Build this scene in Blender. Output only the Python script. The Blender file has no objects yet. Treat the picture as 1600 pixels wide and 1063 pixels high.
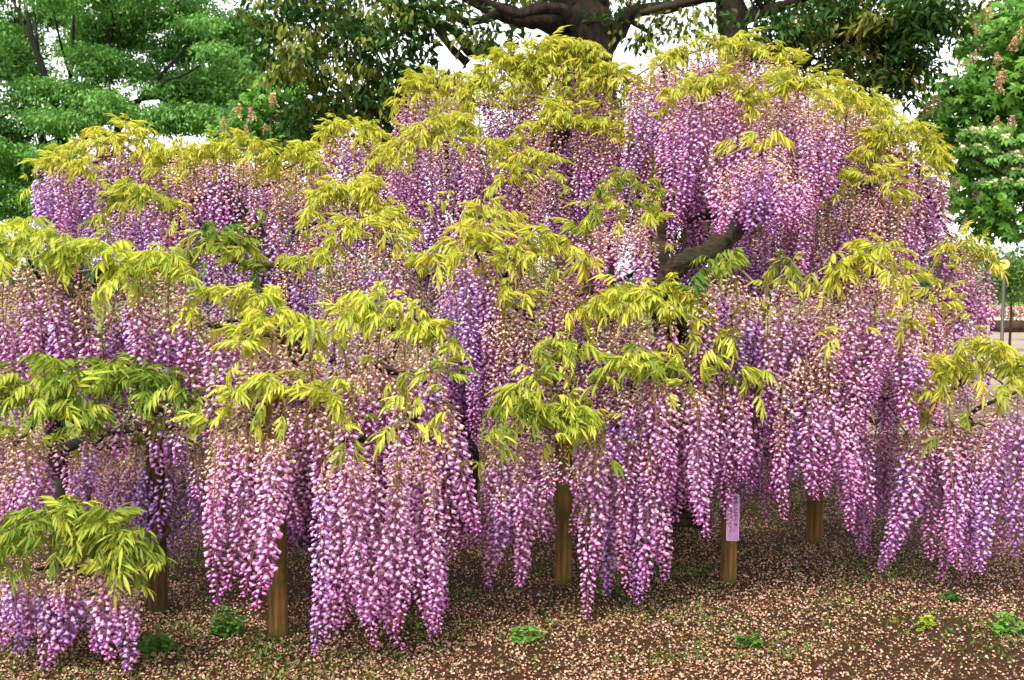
import bpy, math, random
import numpy as np
from mathutils import Vector, Matrix

rng = np.random.default_rng(11)
random.seed(11)
scene = bpy.context.scene
col = scene.collection
R = math.radians

# ------------------------------------------------------------------ camera
CAM_Z, FPX, HORIZON = 1.6, 1537.0, 440.0
PITCH = math.atan((531.5 - HORIZON) / FPX)
cd = bpy.data.cameras.new('camera'); cam = bpy.data.objects.new('camera', cd); col.objects.link(cam)
cam.location = (0, 0, CAM_Z); cam.rotation_euler = (R(90) - PITCH, 0, 0)
cd.sensor_width = 36; cd.lens = 36 * FPX / 1600; cd.clip_end = 2000; cd.clip_start = 0.05
cd.dof.use_dof = True; cd.dof.focus_distance = 4.9; cd.dof.aperture_fstop = 6.3
scene.camera = cam

# ------------------------------------------------------------------ sky, sun, exposure
SUN_EL, SUN_AZ = 58, 208          # bright, softly overcast; light from behind the camera, a little to the left
w = bpy.data.worlds.new('World'); scene.world = w; w.use_nodes = True
nt = w.node_tree; nt.nodes.clear()
sky = nt.nodes.new('ShaderNodeTexSky'); sky.sky_type = 'NISHITA'; sky.sun_disc = False
sky.sun_elevation = R(SUN_EL); sky.sun_rotation = R(SUN_AZ); sky.dust_density = 1.5; sky.air_density = 1.0; sky.ozone_density = 1.0
hs = nt.nodes.new('ShaderNodeHueSaturation'); hs.inputs['Saturation'].default_value = 0.05
bg = nt.nodes.new('ShaderNodeBackground'); bg.inputs[1].default_value = 0.15
wo = nt.nodes.new('ShaderNodeOutputWorld')
nt.links.new(sky.outputs[0], hs.inputs['Color']); nt.links.new(hs.outputs[0], bg.inputs[0]); nt.links.new(bg.outputs[0], wo.inputs[0])
sd = bpy.data.lights.new('sun', 'SUN'); sd.energy = 2.0; sd.angle = R(14); sd.color = (1.0, 0.91, 0.74)
sun = bpy.data.objects.new('sun', sd); col.objects.link(sun)
az, el = R(SUN_AZ), R(SUN_EL)
sdir = Vector((math.sin(az) * math.cos(el), math.cos(az) * math.cos(el), math.sin(el)))
sun.rotation_euler = sdir.to_track_quat('Z', 'Y').to_euler(); sun.location = sdir * 30
scene.view_settings.view_transform = 'Standard'; scene.view_settings.look = 'None'
scene.view_settings.exposure = 1.6; scene.view_settings.gamma = 1.0
scene.render.engine = 'CYCLES'
scene.cycles.max_bounces = 5; scene.cycles.diffuse_bounces = 4; scene.cycles.transmission_bounces = 3
scene.cycles.use_denoising = True

# ------------------------------------------------------------------ helpers
def at(px, py, Y):
    """point at world depth Y that the photograph shows at (px, py)"""
    u = (px - 800) / FPX; v = -(py - 531.5) / FPX
    c, s = math.cos(PITCH), math.sin(PITCH)
    d = (u, c + v * s, -s + v * c)
    k = Y / d[1]
    return Vector((d[0] * k, Y, CAM_Z + d[2] * k))

def gz(x, y):
    """height of the trodden soil"""
    f = np.clip((9.5 - y) / 2.5, 0, 1)
    return f * (0.012 * np.sin(2.1 * x + 0.7) * np.cos(1.7 * y) + 0.008 * np.sin(5.3 * x + 2.2 * y) + 0.005 * np.cos(9.1 * y - 4 * x))

def raw_mesh(name, V, F, C=None, smooth=False):
    """F: list of arrays (n,3) / (n,4)"""
    V = np.asarray(V, np.float32)
    me = bpy.data.meshes.new(name)
    F = [np.asarray(f, np.int32) for f in F if len(f)]
    me.vertices.add(len(V)); me.vertices.foreach_set('co', V.ravel())
    loops = np.concatenate([f.ravel() for f in F])
    tot = np.concatenate([np.full(len(f), f.shape[1], np.int32) for f in F])
    st = np.concatenate([[0], np.cumsum(tot)[:-1]]).astype(np.int32)
    me.loops.add(len(loops)); me.loops.foreach_set('vertex_index', loops)
    me.polygons.add(len(tot)); me.polygons.foreach_set('loop_start', st); me.polygons.foreach_set('loop_total', tot)
    if smooth: me.polygons.foreach_set('use_smooth', np.ones(len(tot), bool))
    me.update(calc_edges=True)
    if C is not None:
        C = np.asarray(C, np.float32)
        if C.shape[1] == 3: C = np.concatenate([C, np.ones((len(C), 1), np.float32)], 1)
        a = me.color_attributes.new('Col', 'FLOAT_COLOR', 'POINT'); a.data.foreach_set('color', C.ravel())
    return me

class MB:
    def __init__(s): s.V = []; s.C = []; s.T = []; s.Q = []; s.n = 0
    def add(s, V, T=None, Q=None, C=(1, 1, 1)):
        V = np.asarray(V, np.float64).reshape(-1, 3)
        C = np.asarray(C, np.float64)
        if C.ndim == 1: C = np.tile(C, (len(V), 1))
        s.V.append(V); s.C.append(C)
        if T is not None and len(T): s.T.append(np.asarray(T, np.int64) + s.n)
        if Q is not None and len(Q): s.Q.append(np.asarray(Q, np.int64) + s.n)
        s.n += len(V)
    def arrays(s):
        T = np.concatenate(s.T) if s.T else np.zeros((0, 3), np.int64)
        Q = np.concatenate(s.Q) if s.Q else np.zeros((0, 4), np.int64)
        return np.concatenate(s.V), T, Q, np.concatenate(s.C)
    def mesh(s, name, mat, smooth=False):
        V, T, Q, C = s.arrays()
        me = raw_mesh(name, V, [T, Q], C, smooth); me.materials.append(mat); return me

def link(name, me, parent=None):
    o = bpy.data.objects.new(name, me); col.objects.link(o)
    if parent is not None: o.parent = parent
    return o
def tag(o, label=None, cat=None, group=None, kind=None):
    if label: o['label'] = label
    if cat: o['category'] = cat
    if group: o['group'] = group
    if kind: o['kind'] = kind
    return o
def empty(name, loc, label, cat, group=None):
    o = bpy.data.objects.new(name, None); col.objects.link(o); o.location = loc; o.empty_display_size = 0.1
    return tag(o, label, cat, group)
def child(name, me, parent):
    """mesh given in world coordinates, parented to an unrotated empty"""
    o = link(name, me, parent); o.location = -parent.location; return o

def tube(mb, pts, radii, seg=8, rough=0.0, C=(1, 1, 1), cap=True, seed=0):
    pts = [Vector(p) for p in pts]
    r = np.random.default_rng(seed)
    ph = r.uniform(0, 6.28, 4)
    n = len(pts); V = []
    up = None
    for i, p in enumerate(pts):
        t = (pts[min(i + 1, n - 1)] - pts[max(i - 1, 0)]).normalized()
        if up is None:
            up = t.orthogonal().normalized()
        up = (up - t * up.dot(t)).normalized(); b = t.cross(up)
        for k in range(seg):
            a = 2 * math.pi * k / seg
            rr = radii[i] * (1 + rough * (math.sin(3 * a + ph[0] + i * 0.35) * .5 + math.sin(5 * a + ph[1] - i * .5) * .3 + r.uniform(-.3, .3)))
            V.append(p + (up * math.cos(a) + b * math.sin(a)) * rr)
    Q = [(i * seg + k, i * seg + (k + 1) % seg, (i + 1) * seg + (k + 1) % seg, (i + 1) * seg + k) for i in range(n - 1) for k in range(seg)]
    V = [tuple(v) for v in V]; T = []
    if cap:
        a, b = len(V), len(V) + 1
        V += [tuple(pts[0]), tuple(pts[-1])]
        T = [(a, (k + 1) % seg, k) for k in range(seg)] + [(b, (n - 1) * seg + k, (n - 1) * seg + (k + 1) % seg) for k in range(seg)]
    mb.add(V, T, Q, C)

def spline(ctrl, n):
    """Catmull-Rom through (point, radius) controls"""
    P = [Vector(c[0]) for c in ctrl]; rr = [c[1] for c in ctrl]
    out, ro = [], []
    m = len(P)
    for i in range(m - 1):
        p0, p1, p2, p3 = P[max(i - 1, 0)], P[i], P[i + 1], P[min(i + 2, m - 1)]
        for k in range(n):
            t = k / n
            out.append(0.5 * ((2 * p1) + (p2 - p0) * t + (2 * p0 - 5 * p1 + 4 * p2 - p3) * t * t + (3 * p1 - p0 - 3 * p2 + p3) * t ** 3))
            ro.append(rr[i] * (1 - t) + rr[i + 1] * t)
    out.append(P[-1]); ro.append(rr[-1])
    return out, ro

# ------------------------------------------------------------------ materials
def new_mat(name):
    m = bpy.data.materials.new(name); m.use_nodes = True
    n = m.node_tree; n.nodes.clear(); return m, n, n.nodes, n.links

def leafy(name, transl, rough=0.5, spec=0.3, vary=0.25, hue=0.02, tcol=(1, 1, 1)):
    m, n, N, L = new_mat(name)
    at_ = N.new('ShaderNodeAttribute'); at_.attribute_name = 'Col'
    oi = N.new('ShaderNodeObjectInfo')
    hsv = N.new('ShaderNodeHueSaturation')
    mr = N.new('ShaderNodeMapRange'); mr.inputs[3].default_value = 1 - vary; mr.inputs[4].default_value = 1 + vary
    mh = N.new('ShaderNodeMapRange'); mh.inputs[3].default_value = .5 - hue; mh.inputs[4].default_value = .5 + hue
    mul = N.new('ShaderNodeMath'); mul.operation = 'MULTIPLY'; mul.inputs[1].default_value = 7.31
    fr = N.new('ShaderNodeMath'); fr.operation = 'FRACT'
    L.new(oi.outputs['Random'], mr.inputs[0]); L.new(oi.outputs['Random'], mul.inputs[0]); L.new(mul.outputs[0], fr.inputs[0]); L.new(fr.outputs[0], mh.inputs[0])
    L.new(mr.outputs[0], hsv.inputs['Value']); L.new(mh.outputs[0], hsv.inputs['Hue']); L.new(at_.outputs['Color'], hsv.inputs['Color'])
    p = N.new('ShaderNodeBsdfPrincipled'); p.inputs['Roughness'].default_value = rough; p.inputs['Specular IOR Level'].default_value = spec
    tr = N.new('ShaderNodeBsdfTranslucent'); mx = N.new('ShaderNodeMixShader'); mx.inputs[0].default_value = transl
    tm = N.new('ShaderNodeMix'); tm.data_type = 'RGBA'; tm.blend_type = 'MULTIPLY'; tm.inputs[0].default_value = 1; tm.inputs[7].default_value = (*tcol, 1)
    o = N.new('ShaderNodeOutputMaterial')
    L.new(hsv.outputs[0], p.inputs['Base Color']); L.new(hsv.outputs[0], tm.inputs[6]); L.new(tm.outputs[2], tr.inputs[0])
    L.new(p.outputs[0], mx.inputs[1]); L.new(tr.outputs[0], mx.inputs[2]); L.new(mx.outputs[0], o.inputs[0])
    return m

def rough_mat(name, c1, c2, scale=6, stretch=(1, 1, 1), bump=0.4, c3=None, rough=0.9, det=8, dist=0.02, coord='Object'):
    m, n, N, L = new_mat(name)
    tc = N.new('ShaderNodeTexCoord'); mp = N.new('ShaderNodeMapping'); mp.inputs['Scale'].default_value = stretch
    nz = N.new('ShaderNodeTexNoise'); nz.inputs['Scale'].default_value = scale; nz.inputs['Detail'].default_value = det; nz.inputs['Roughness'].default_value = .65
    cr = N.new('ShaderNodeValToRGB'); cr.color_ramp.elements[0].position = .32; cr.color_ramp.elements[1].position = .68
    cr.color_ramp.elements[0].color = (*c1, 1); cr.color_ramp.elements[1].color = (*c2, 1)
    p = N.new('ShaderNodeBsdfPrincipled'); p.inputs['Roughness'].default_value = rough; p.inputs['Specular IOR Level'].default_value = .2
    b = N.new('ShaderNodeBump'); b.inputs['Strength'].default_value = bump; b.inputs['Distance'].default_value = dist
    o = N.new('ShaderNodeOutputMaterial')
    L.new(tc.outputs[coord], mp.inputs[0]); L.new(mp.outputs[0], nz.inputs[0]); L.new(nz.outputs[0], cr.inputs[0])
    src = cr.outputs[0]
    if c3:
        n2 = N.new('ShaderNodeTexNoise'); n2.inputs['Scale'].default_value = scale * .23; n2.inputs['Detail'].default_value = 5
        L.new(tc.outputs[coord], n2.inputs[0])
        r2 = N.new('ShaderNodeValToRGB'); r2.color_ramp.elements[0].position = .45; r2.color_ramp.elements[1].position = .62
        mx = N.new('ShaderNodeMix'); mx.data_type = 'RGBA'; mx.inputs[7].default_value = (*c3, 1)
        L.new(n2.outputs[0], r2.inputs[0]); L.new(r2.outputs[0], mx.inputs[0]); L.new(src, mx.inputs[6]); src = mx.outputs[2]
    L.new(src, p.inputs['Base Color']); L.new(nz.outputs[0], b.inputs['Height']); L.new(b.outputs[0], p.inputs['Normal']); L.new(p.outputs[0], o.inputs[0])
    return m

def plain(name, c, rough=.6, emit=None, strength=0):
    m, n, N, L = new_mat(name)
    p = N.new('ShaderNodeBsdfPrincipled'); p.inputs['Base Color'].default_value = (*c, 1); p.inputs['Roughness'].default_value = rough
    if emit: p.inputs['Emission Color'].default_value = (*emit, 1); p.inputs['Emission Strength'].default_value = strength
    o = N.new('ShaderNodeOutputMaterial'); L.new(p.outputs[0], o.inputs[0]); return m

M_petal = leafy('petal', .22, .6, .12, .13, .014, (1, .7, 1))
M_wleaf = leafy('wisteria_leaf', .5, .5, .2, .13, .012, (1, 1, .6))
M_tree = leafy('tree_leaf', .35, .5, .3, .05, .0, (.9, 1, .5))
M_gloss = leafy('glossy_leaf', .3, .5, .1, .05, .0, (.9, 1, .5))
M_fallen = leafy('fallen_petal', .1, .8, .1, 0, 0)
M_weed = leafy('weed_leaf', .35, .55, .2, .1, .01, (.9, 1, .5))
M_wbark = rough_mat('vine_bark', (.004, .003, .002), (.085, .055, .032), 24, (.7, 1.3, 1.3), 1.0, (.024, .024, .010), det=10, dist=.05)
M_bark = rough_mat('tree_bark', (.012, .008, .006), (.060, .042, .030), 14, (1, 1, .25), 1.0, det=10, dist=.08)
M_bark_far = rough_mat('dark_bark', (.012, .011, .01), (.04, .036, .03), 8, (1, 1, .3), .6)
M_twig = rough_mat('twig', (.10, .07, .04), (.22, .17, .11), 30, (1, 1, .4), .3)
M_soil = rough_mat('soil', (.012, .0045, .0015), (.055, .021, .007), 30, (1, 1, 1), .8, (.034, .017, .005), dist=.03)
M_lawn = rough_mat('lawn', (.07, .10, .016), (.15, .18, .03), 3, (1, 1, 1), .5, (.13, .17, .03))
M_gravel = rough_mat('gravel', (.17, .13, .10), (.30, .25, .20), 4, (1, 1, 1), .4, (.20, .16, .12))
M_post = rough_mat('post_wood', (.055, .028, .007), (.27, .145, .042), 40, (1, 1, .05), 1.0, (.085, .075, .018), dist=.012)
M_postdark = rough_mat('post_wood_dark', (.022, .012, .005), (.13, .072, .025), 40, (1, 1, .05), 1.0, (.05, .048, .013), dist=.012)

# ------------------------------------------------------------------ ground
def lines(a, b, step, far):
    inner = np.arange(a, b + 1e-6, step); out = np.array([1.5, 4, 10, 25, 60, 150, 400])
    return np.concatenate([(a - out)[::-1], inner, b + out]) if far else inner
xs = lines(-6, 6, .12, True); ys = lines(1.5, 10, .12, True)
gx, gy = np.meshgrid(xs, ys); V = np.stack([gx, gy, gz(gx, gy)], -1).reshape(-1, 3)
nx, ny = len(xs), len(ys)
ii, jj = np.meshgrid(np.arange(nx - 1), np.arange(ny - 1)); a = (jj * nx + ii).ravel()
me = raw_mesh('ground', V, [np.stack([a, a + 1, a + nx + 1, a + nx], 1)], None, True); me.materials.append(M_soil)
tag(link('ground', me), 'brown trodden soil under the wisteria', 'ground', kind='structure')

def sheet(name, pts, z, mat, label):
    V = [(x, y, z) for x, y in pts]
    me = bpy.data.meshes.new(name); me.from_pydata(V, [], [list(range(len(V)))]); me.materials.append(mat)
    return tag(link(name, me), label, name.replace('_', ' '), kind='structure')
edge = [(-60 + k * 1.0, 9.7 + .35 * math.sin(k * 1.3) + .25 * math.sin(k * 2.9)) for k in range(63)]
sheet('lawn', edge + [(6, 13), (6, 300), (-60 - 200, 300), (-260, 9.7)], .006, M_lawn, 'pale green lawn behind the trees')
sheet('gravel_path', [(3.4, 10.2), (60, 10.2), (60, 36), (8.5, 36), (6.3, 20)], .012, M_gravel, 'grey brown gravel path beside the wisteria')
sheet('lawn', [(8.5, 36.5), (200, 36.5), (200, 300), (6.1, 300), (6.1, 36.5)], .010, M_lawn, 'far lawn beyond the gravel path')

# ------------------------------------------------------------------ wisteria: flower clusters
def lerp(a, b, t): return np.asarray(a) * (1 - t) + np.asarray(b) * t
# a drooping pea flower: hood of 5 + keel below, base at the stalk, tip outwards and down
FLO = np.array([(0, 0, 0), (.36, .17, .04), (.40, 0, .20), (.36, -.17, .04), (.82, .40, .08), (.80, 0, .32), (.82, -.40, .08), (1.0, 0, -.02), (.62, 0, -.20)])
FLOT = [(0, 2, 1), (0, 3, 2), (1, 2, 5), (1, 5, 4), (2, 3, 6), (2, 6, 5), (4, 5, 7), (5, 6, 7), (0, 1, 8), (1, 4, 8), (4, 7, 8), (7, 6, 8), (6, 3, 8), (3, 0, 8)]
CAL = np.array([(0, 0, 0), (.6, .3, .1), (1, .05, 0), (.6, -.3, .05), (.5, 0, -.3)])
CALT = [(0, 1, 2), (0, 2, 3), (0, 4, 1), (1, 4, 2), (2, 4, 3)]

def raceme_mesh(L, age, violet, seed):
    """hanging cluster of pea flowers, origin at the top, tip at -L; returns (flowers, stem)"""
    r = np.random.default_rng(seed); mb = MB(); sm = MB()
    n = int(L * 178) + 6
    bend = r.uniform(-.13, .13, 2) * L
    axis = lambda t: np.array([bend[0] * t * t + .006 * math.sin(9 * t + seed), bend[1] * t * t + .006 * math.cos(7 * t + seed), -L * t])
    tube(sm, [tuple(axis(t)) for t in np.linspace(0, .97, 9)], list(np.linspace(.0032, .0012, 9)), 4, 0, (.26, .18, .06), False)
    pale = lerp((.87, .60, .76), (.73, .54, .84), violet); mid = lerp((.61, .19, .51), (.40, .18, .63), violet)
    deep = lerp((.30, .028, .25), (.19, .03, .33), violet)
    tan = np.array((.78, .60, .40))
    th = r.uniform(0, 6.28)
    for i in range(n):
        u = (i + r.uniform(0, .9)) / n
        t = .03 + .97 * u ** .95
        th += 2.39996 + r.uniform(-.35, .35)
        ped = (.005 + .0245 * (1 - t) ** .6) * r.uniform(.7, 1.2)
        wil = t < age + r.uniform(-.14, .14)
        p0 = axis(t)
        pd_ = np.array([math.cos(th), math.sin(th), r.uniform(-.35, .15)]); p1 = p0 + pd_ * ped
        d = np.array([math.cos(th), math.sin(th), -r.uniform(.35, 1.25)]); d /= np.linalg.norm(d)
        side = np.array([-math.sin(th), math.cos(th), 0]); upv = np.cross(d, side)
        if upv[2] < 0: upv = -upv
        rot = r.uniform(-.4, .4); s2 = side * math.cos(rot) + upv * math.sin(rot); u2 = -side * math.sin(rot) + upv * math.cos(rot)
        wpd = np.array([-math.sin(th), math.cos(th), 0]) * .0011
        mb.add([p0 - wpd, p0 + wpd, p1 + wpd, p1 - wpd], Q=[(0, 1, 2, 3)], C=(.46, .32, .12) if wil else (.34, .10, .20))
        if wil and r.random() < .3:                        # dropped flower: only the dry calyx is left
            B = CAL * .011 * r.uniform(.8, 1.5); P = p1 + B[:, :1] * d + B[:, 1:2] * s2 + B[:, 2:] * u2
            mb.add(P, CALT, C=lerp(tan, (.50, .44, .14), r.uniform(0, .8))); continue
        s = (.0295 if not wil else .023) * (1 - .5 * max(0, t - .8) / .2) * r.uniform(.85, 1.15)
        k = r.uniform(.88, 1.1)
        q = max(0, (t - .50) / .50)                        # younger flowers towards the tip are deeper
        cp = lerp(pale, mid, .75 * q); cm = lerp(mid, deep * 1.5, .6 * q); cd_ = deep
        if wil:
            f = r.uniform(-.2, .45); f = max(f, 0); cp = lerp(tan, cp, f); cm = lerp((.70, .48, .30), cm, f); cd_ = lerp((.42, .18, .16), deep, f + .2)
        sc = np.array([r.uniform(.9, 1.1), r.uniform(.6, 1.25), r.uniform(.7, 1.3)]) * s
        B = (FLO + r.normal(0, .05, FLO.shape)) * sc; P = p1 + B[:, :1] * d + B[:, 1:2] * s2 + B[:, 2:] * u2
        cc = np.array([cd_, cm, lerp(cm, cp, .35), cm, lerp(cp, cm, .3), cp, lerp(cp, cm, .3), cp, cd_]) * k  # petals' own two tones, plus painted light: paler lit hood, darker shaded keel
        mb.add(P, FLOT, C=np.clip(cc, 0, .93))
    return mb.mesh('flower_cluster', M_petal), sm.mesh('stem', M_petal)

RL = [.22, .34, .48, .64, .82, 1.05]; AG = [.12, .32, .56]; VI = [0., .75]
RAC = {}
sd_ = 100
for li, L in enumerate(RL):
    for ai, ag in enumerate(AG):
        for vi, v in enumerate(VI):
            for k in range(2):
                sd_ += 1; RAC[(li, ai, vi, k)] = raceme_mesh(L, ag, v, sd_)

# ------------------------------------------------------------------ wisteria: pinnate leaves
def leaf_mesh(seed, tint, length, wide):
    r = np.random.default_rng(seed); mb = MB()
    n = r.integers(5, 8)
    rise, drop = r.uniform(.35, .8), r.uniform(.7, 1.2)
    ax = lambda t: np.array([length * t * (1 - .12 * t), .05 * length * math.sin(2 * t + seed), length * (rise * t - drop * t * t)])
    tube(mb, [tuple(ax(t)) for t in np.linspace(0, 1, 6)], list(np.linspace(.0022, .001, 6)), 3, 0, np.array(tint) * .8, False)
    def leaflet(p, d, ln, wd):
        d = d / np.linalg.norm(d); s = np.cross(d, (0, 0, 1)); s /= (np.linalg.norm(s) + 1e-6); up = np.cross(s, d)
        tw = r.uniform(-.5, .5); s, up = s * math.cos(tw) + up * math.sin(tw), up * math.cos(tw) - s * math.sin(tw)
        g = np.array((0, 0, -1.)) * ln
        c0 = lerp(tint, (tint[0] * 1.06, tint[1] * .92, tint[2] * .85), r.uniform(0, 1)) * r.uniform(.82, 1.15)
        st = []
        for k, (t, ww) in enumerate([(0, .06), (.22, .72), (.5, 1.), (.78, .62), (1., .03)]):
            c = p + d * ln * t + g * .22 * t * t
            e = .28 * wd * ww
            st += [c + s * wd * ww * .5 + up * e, c, c - s * wd * ww * .5 + up * e]
        Q = [(3 * k + j, 3 * k + j + 1, 3 * k + j + 4, 3 * k + j + 3) for k in range(4) for j in range(2)]
        cc = np.tile(c0, (15, 1)); cc[[1, 4, 7, 10]] *= 1.12
        mb.add(st, Q=Q, C=np.clip(cc, 0, .9))
    for k in range(n):
        t = .22 + .74 * k / (n - 1) * .96
        p = ax(t); ln = wide * 4.7 * (1 - .25 * abs(t - .55)) * r.uniform(.85, 1.12)
        for sg in (-1, 1):
            leaflet(p, np.array((.4 + r.uniform(-.3, .5), sg * r.uniform(.2, .95), -r.uniform(.35, 1.7))), ln, wide * r.uniform(.85, 1.15))
    tl = ax(1) - ax(.9)
    leaflet(ax(1), tl / np.linalg.norm(tl) + np.array((0, 0, -.3)), wide * 5.2, wide * 1.05)
    return mb.mesh('leaf', M_wleaf)
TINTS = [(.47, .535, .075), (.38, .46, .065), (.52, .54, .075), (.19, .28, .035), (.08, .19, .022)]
LEAF = {}
for ti, tn in enumerate(TINTS):
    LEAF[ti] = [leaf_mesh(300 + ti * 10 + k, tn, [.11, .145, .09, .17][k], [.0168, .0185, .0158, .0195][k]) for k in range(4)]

# ------------------------------------------------------------------ wisteria: three plants
main = empty('wisteria_tree', at(730, 700, 6.4) * 1.0, 'tallest old wisteria with long purple clusters draped over its thick sloping limb', 'wisteria')
rear = empty('wisteria_tree', at(470, 690, 6.0), 'wisteria with two mounds, its front skirt hanging round the bare brown post', 'wisteria')
low = empty('wisteria_tree', at(92, 800, 5.2), 'low wisteria with olive leaves and thin black trunk standing before the lawn', 'wisteria')
for o in (main, rear, low): o.location.z = 0.0
PL = {'A': main, 'B': rear, 'C': low}
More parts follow.
